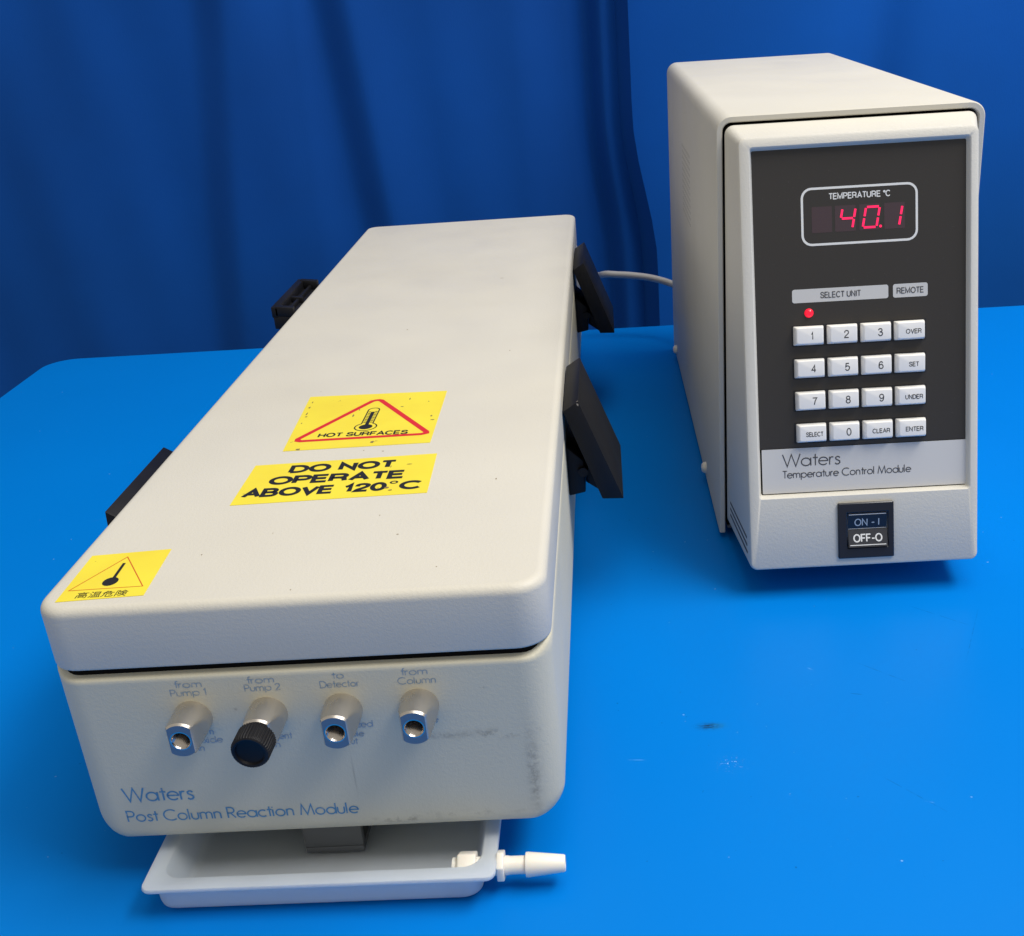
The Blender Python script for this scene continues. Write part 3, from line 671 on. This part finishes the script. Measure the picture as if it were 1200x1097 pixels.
# ================================================================== TEMPERATURE CONTROLLER (upright box)
W2, H2, D2 = 120.8, 215.3, 332.0
tc = tag(empty('temperature_controller', (0.22748, 0.23464, -0.00375), (0, 0, 0.00938)), 'upright cream instrument with a black keypad panel and red digital readout', 'lab instrument')
tc.scale = (0.9808,) * 3
ZC = 7.0
def cover():
    R = 7.0; th_ = 3.0; n = 8
    def prof(ins, R_, zb_):
        P = [(ins, zb_)]
        P += [(ins + R_ + R_ * math.cos(a), H2 - ins - R_ + R_ * math.sin(a)) for a in [PI - .5 * PI * i / n for i in range(n + 1)]]
        P += [(W2 - ins - R_ + R_ * math.cos(a), H2 - ins - R_ + R_ * math.sin(a)) for a in [.5 * PI - .5 * PI * i / n for i in range(n + 1)]]
        P += [(W2 - ins, zb_)]
        return P
    o1, o2 = prof(0, R, ZC), prof(.5, R - .5, ZC + .1); i1, i2 = prof(th_, R - th_, ZC), prof(th_ - .5, R - th_ + .5, ZC + .1)
    rings = []
    m_ = len(o1)
    seq = [(o1, .6), (o1, D2), (i1, D2), (i1, .6), (i2, 0), (o2, 0)]
    V = [(x, y, z) for P, y in seq for x, z in P]; F = []
    k = len(seq)
    for q in range(k):
        a, b_ = q * m_, ((q + 1) % k) * m_
        for j in range(m_ - 1): F.append((a + j, b_ + j, b_ + j + 1, a + j + 1))
    F.append(tuple(q * m_ for q in range(k))); F.append(tuple(q * m_ + m_ - 1 for q in range(k - 1, -1, -1)))
    return V, F
v, f = cover(); obj('cover', v, f, M_cover, tc, smooth=40)
v, f = box(4.0, W2 - 4.0, 3, D2 - 3, 10, H2 - 4.6); ch = obj('chassis', v, f, M_gasket, tc)
v, f = box(4.2, W2 - 4.2, 2, D2 - 1.5, 8.6, 10.2); obj('base_plate', v, f, M_bracket, tc)
for x, y in ((18, 30), (W2 - 18, 30), (18, D2 - 30), (W2 - 18, D2 - 30)):
    v, f = lathe_z([(3.83, 6.5), (4.6, 7.5), (8.8, 7.5)], x, y, 24); obj('foot', v, f, M_rubber, tc, smooth=40)
# bezel: slanting front plane
INS = 7.72
BL = Vector((INS, -64.7, 18.6)); TLv = Vector((INS, -16.9, 207.9)); ev = (TLv - BL).normalized(); HB = (TLv - BL).length
BZ = Frame(BL, (1, 0, 0), ev); WB = W2 - 2 * INS     # 105.4 x 195.2
def bezel():
    n = 5
    def back(ins, y, z0, z1, R): return [(x, y, z) for x, z in rrect(ins, W2 - ins, z0, z1, R, n)]
    def fr(i, h, R): return BZ.pts(rrect(i, WB - i, i, HB - i, R, n), h)
    def op(i, h, R): return BZ.pts(rrect(4.6 + i, WB - 3.6 - i, 33.6 + i, 190.9 - i, R, n), h)
    rr = [back(5.2, 2.0, 12.0, 210.5, 4.0), back(3.9, -.3, 12.2, 211.2, 4.0), fr(-.2, -3.0, 3.4), fr(.0, -1.6, 3.2), fr(.45, -.5, 3.0), fr(1.4, 0.0, 2.2), op(0, 0, 1.6), op(.35, -.25, 1.4), op(.7, -.9, 1.2), op(1.6, -3.6, .8)]
    return loft(rr, True, False)
v, f = bezel(); obj('bezel', v, f, M_bezel, tc, smooth=32)
PN = Frame(BZ(0, 0, -3.0), (1, 0, 0), ev)            # panel surface
# the panel overlay and nameplate
plate(PN, 4.6, WB - 3.5, 56.6, 192, .5, -.8, 0, 'control_panel', M_panel, tc)
npl = plate(PN, 6.9, WB - 4.7, 35.6, 56.3, .3, -.8, .1, 'nameplate', M_plate, tc)
plate(PN, 3.4, WB - 2.4, 32.4, 56.3, .5, -1.6, -.9, 'panel_backing', M_gasket, tc)
stroke_text('Waters', 16.4, 43.0, 48.0, 5.7, .52, PN, .18, 'lettering', M_inkgrey, npl)
stroke_text('Temperature Control Module', 16.3, 75.4, 42.6, 3.4, .40, PN, .18, 'lettering', M_inkgrey, npl)
# readout
v, f = ribbon(rrect(27.9, 78.6, 147.6, 171.9, 4.2, 6), 1.0, True); obj('display_frame', PN.pts(v, .08), f, M_inkwhite, tc)
caps('TEMPERATURE °C', 39.7, 67.0, 166.8, 169.6, PN, .08, 'lettering', M_inkwhite, tc, .46)
SEG = {'a': ((0, 1), (1, 1)), 'b': ((1, 1), (1, .5)), 'c': ((1, .5), (1, 0)), 'd': ((0, 0), (1, 0)), 'e': ((0, .5), (0, 0)), 'f': ((0, 1), (0, .5)), 'g': ((0, .5), (1, .5))}
def digit(u0, u1, v0, v1, segs, dot, win):
    V, F = [], []
    def mp(a, b_): return (u0 + 1.1 + a * (u1 - u0 - 2.2) + .18 * (b_ - .5) * (v1 - v0), v0 + b_ * (v1 - v0))
    for k, s_ in enumerate(segs):
        (a, b_), (c_, d) = SEG[s_]; p, q = mp(a, b_), mp(c_, d); L = math.hypot(q[0] - p[0], q[1] - p[1]); t_ = .45 / L
        p2 = (p[0] + (q[0] - p[0]) * t_, p[1] + (q[1] - p[1]) * t_); q2 = (q[0] - (q[0] - p[0]) * t_, q[1] - (q[1] - p[1]) * t_)
        v, f = ribbon([p2, q2], .95); o = len(V); V += PN.pts(v, .16 + .01 * k); F += [tuple(i + o for i in g_) for g_ in f]
    if dot:
        P = arc(u1 - .1, v0 + .2, .62, 0, 360, 10)[:-1]; o = len(V); V += PN.pts(P, .20); F.append(tuple(range(o, o + len(P))))
    if V: obj('digit', V, F, M_digit, win)
for (a, b_, d, segs, dot) in ((32.1, 41.1, None, '', 0), (42.4, 51.6, (43.9, 51.9), 'fgbc', 0), (53.2, 62.2, (54.3, 62.6), 'abcdef', 1), (64.2, 73.3, (65.5, 72.6), 'bc', 0)):
    wn = plate(PN, a, b_, 152.7, 164.0, .4, -.3, .06, 'digit_window', M_window, tc)
    if d: digit(d[0], d[1], 153.9, 162.7, segs, dot, wn)
for s_, u0, u1, a, b_ in (('SELECT UNIT', 22.6, 65.7, 35.2, 53.5), ('REMOTE', 67.8, 83.3, 69.4, 81.6)):
    lb = plate(PN, u0, u1, 122.3, 128.3, 1.0, -.3, .08, 'heading_label', M_label, tc); lb['label'] = 'pale grey heading reading ' + s_
    caps(s_, a, b_, 123.9, 126.7, PN, .16, 'lettering', M_inkgrey, lb, .40)
# indicator lamp
rr = []
for i in range(0, 7):
    a = .5 * PI * i / 7; rr.append([PN(30.0 + 2.05 * math.cos(a) * math.cos(2 * PI * k / 20), 117.6 + 2.05 * math.cos(a) * math.sin(2 * PI * k / 20), 1.9 * math.sin(a)) for k in range(20)])
v, f = loft(rr); obj('indicator_lamp', v, f, M_led, tc, smooth=60)
# keys
KW, KH = 13.5, 8.5
def key_mesh():
    R = [(0, .4, 0), (0, .5, 1.2), (.45, .6, 3.0), (.75, .8, 3.75), (.95, .9, 3.94), (1.25, .9, 4.0)]
    rr = []
    for ins, rad, h in R: rr.append([(x, y, h) for x, y in rrect(-KW / 2 + ins * 1.25, KW / 2 - ins * .75, -KH / 2 + ins * .8, KH / 2 - ins * .8, rad, 4)])
    return loft(rr)
KF = [['1', '2', '3', 'OVER'], ['4', '5', '6', 'SET'], ['7', '8', '9', 'UNDER'], ['SELECT', '0', 'CLEAR', 'ENTER']]
key_me = None
for r, row in enumerate(KF):
    for c_, s_ in enumerate(row):
        u = 29.4 + 15.1 * c_ + .12 * r; vv = 107.6 - 14.75 * r
        if key_me is None:
            v, f = key_mesh(); k0 = obj('key', v, f, M_key, None, smooth=38); key_me = k0.data; ko = k0
        else:
            ko = bpy.data.objects.new('key', key_me); col.objects.link(ko)
        ko.parent = tc
        B = Matrix((( 1, 0, 0), (0, ev.y, -math.cos(math.asin(ev.y))), (0, ev.z, math.sin(math.asin(ev.y))))).to_4x4()
        B = Matrix(((PN.ex.x, PN.ey.x, PN.n.x), (PN.ex.y, PN.ey.y, PN.n.y), (PN.ex.z, PN.ey.z, PN.n.z))).to_4x4()
        jit = Matrix.Rotation(random.uniform(-.008, .008), 4, 'Z') @ Matrix.Rotation(random.uniform(-.012, .012), 4, 'X')
        ko.matrix_basis = Matrix.Translation(Vector(PN(u, vv, .0)) * S) @ B @ jit
        ko['label'] = 'white key marked ' + s_
        KP = Frame((0, 0, 3.98), (1, 0, 0), (0, 1, 0))
        if len(s_) == 1: caps(s_, *((.3, 2.6) if s_ != '1' else (.5, 1.6)), -1.9, 1.7, KP, .06, 'legend', M_keyink, ko, .48)
        else:
            wd = {3: 4.6, 4: 7.0, 5: 8.0, 6: 8.0}[len(s_)]; cx = min(1.2, 5.0 - wd / 2)
            caps(s_, cx - wd / 2, cx + wd / 2, -1.5, .7, KP, .06, 'legend', M_keyink, ko, .36)
# dark wells round the keys, one per key row
for r in range(4):
    vv = 107.6 - 14.75 * r
    plate(PN, 29.4 - 7.4, 29.4 + 45.3 + 7.6 + .3, vv - 4.9, vv + 4.9, .6, -.5, .10, 'key_well', M_slot, tc)
# power switch
SF = Frame(BZ(0, 0, 0), (1, 0, 0), ev)
def frame_ring(u0, u1, v0, v1, u2, u3, v2, v3):
    n = 2
    rr = [SF.pts(rrect(u0, u1, v0, v1, .5, n), -.2), SF.pts(rrect(u0, u1, v0, v1, .5, n), 1.2), SF.pts(rrect(u0 + .4, u1 - .4, v0 + .4, v1 - .4, .4, n), 1.5), SF.pts(rrect(u2 - .5, u3 + .5, v2 - .5, v3 + .5, .3, n), 1.5),
          SF.pts(rrect(u2, u3, v2, v3, .3, n), 1.1), SF.pts(rrect(u2, u3, v2, v3, .3, n), -1.0)]
    return loft(rr, False, True)
v, f = frame_ring(40.6, 66.2, 4.0, 30.1, 44.9, 63.4, 9.0, 25.4); sw = obj('power_switch', v, f, M_navy, tc, smooth=30)
def slab(v0, h0, v1, h1, name, m):
    P = [SF(45.2, v0, h0), SF(63.1, v0, h0), SF(63.1, v1, h1), SF(45.2, v1, h1), SF(45.2, v0, -.8), SF(63.1, v0, -.8), SF(63.1, v1, -.8), SF(45.2, v1, -.8)]
    return obj(name, P, [(0, 1, 2, 3), (7, 6, 5, 4), (0, 4, 5, 1), (1, 5, 6, 2), (2, 6, 7, 3), (3, 7, 4, 0)], m, sw)
slab(17.4, .3, 25.1, 1.3, 'rocker', M_navy); slab(9.3, 2.6, 17.2, .6, 'rocker', M_rocker)
UF = Frame(SF(45.2, 17.4, .3), (1, 0, 0), Vector(SF(0, 25.1, 1.3)) - Vector(SF(0, 17.4, .3)))
LF = Frame(SF(45.2, 9.3, 2.6), (1, 0, 0), Vector(SF(0, 17.2, .6)) - Vector(SF(0, 9.3, 2.6)))
caps('ON - I', 3.0, 14.4, 1.6, 5.2, UF, .06, 'lettering', mat('shaded_white_print', (0.32, 0.40, 0.50), 0.5), sw, .48)  # white print, shade of the upper half painted into its colour
caps('OFF-O', 2.2, 15.6, 2.3, 6.2, LF, .06, 'lettering', M_inkwhite, sw, .62)
v, f = merge((LF.pts(ribbon([(.6, 1.0), (17.2, 1.0)], .38)[0], .06), [(0, 1, 3, 2)]), (UF.pts(ribbon([(.4, 7.2), (17.4, 7.2)], .25)[0], .06), [(0, 1, 3, 2)]), (UF.pts(ribbon([(.2, .35), (17.6, .35)], .16)[0], .06), [(0, 1, 3, 2)]))
obj('switch_line', v, f, M_inkwhite, sw)
# vents in the bezel sides, near the foot
def vents(side):
    xs0, xs1 = 3.9, INS - .2
    for k in range(3):
        # slots run back to front, stacked upwards
        z0 = 23.5 + k * 3.4; y0 = -56 + k * 1.0; y1 = -10
        def sx(y, z):
            yf = -64.7 + (z - 18.6) * (47.8 / 189.3)       # front plane at this height
            t_ = (y - 0) / (yf - 0); return xs0 + (xs1 - xs0) * t_
        P = []
        for (y, z) in ((y0, z0), (y1, z0 - 2.0), (y1, z0 - .9), (y0, z0 + 1.1)):
            x = sx(y, z) - .12; P.append((x if side < 0 else W2 - x, y, z))
        Q = [(x + (.6 if side < 0 else -.6), y, z) for x, y, z in P]
        obj('vent_slot', P + Q, [(0, 1, 2, 3), (7, 6, 5, 4), (0, 4, 5, 1), (1, 5, 6, 2), (2, 6, 7, 3), (3, 7, 4, 0)], M_vent, tc)
vents(-1); vents(1)
# perforated vents high on the cover sides
for side in (-1, 1):
    bits = []
    for k in range(9):
        y = 150 + k * 6.5; x = -.06 if side < 0 else W2 - .1
        for q in range(12):
            zz = 136 + q * 3.6; bits.append(box(x, x + .16, y, y + 1.0, zz, zz + 1.6))
    v, f = merge(*bits); tag(obj('perforation', v, f, M_hole, tc), kind='stuff')
for y, z in ((72, 13.5), (300, 13.5)):
    for side in (-1, 1):
        xw = 0 if side < 0 else W2
        v, f = lathe_x([(xw, 3.4), (xw + side * 1.6, 3.2), (xw + side * 2.6, 2.2), (xw + side * 2.9, .8)], y, z, 20); obj('cover_screw', v, f, M_barb, tc, smooth=50)

# ================================================================== CABLE
pth = catmull([(252, 556, 26), (246, 572, 32), (236, 588, 38), (224.5, 597, 42.4), (210, 600, 46.6), (195, 601, 49.2), (183, 602, 50.3), (175.5, 604, 50.6), (171.6, 612, 48.4), (170.9, 640, 41.4), (170.4, 680, 31.7), (169, 740, 17), (164, 762, 11), (150, 770, 3), (132, 772, -20), (124, 772, -200)], 8)
v, f = tube(pth, 2.7, 14)
cb = obj('cable', v, f, M_cable, None, smooth=60, loc=(0, 0, 0)); tag(cb, 'pale grey cable running from behind the upright instrument towards the long box', 'cable')
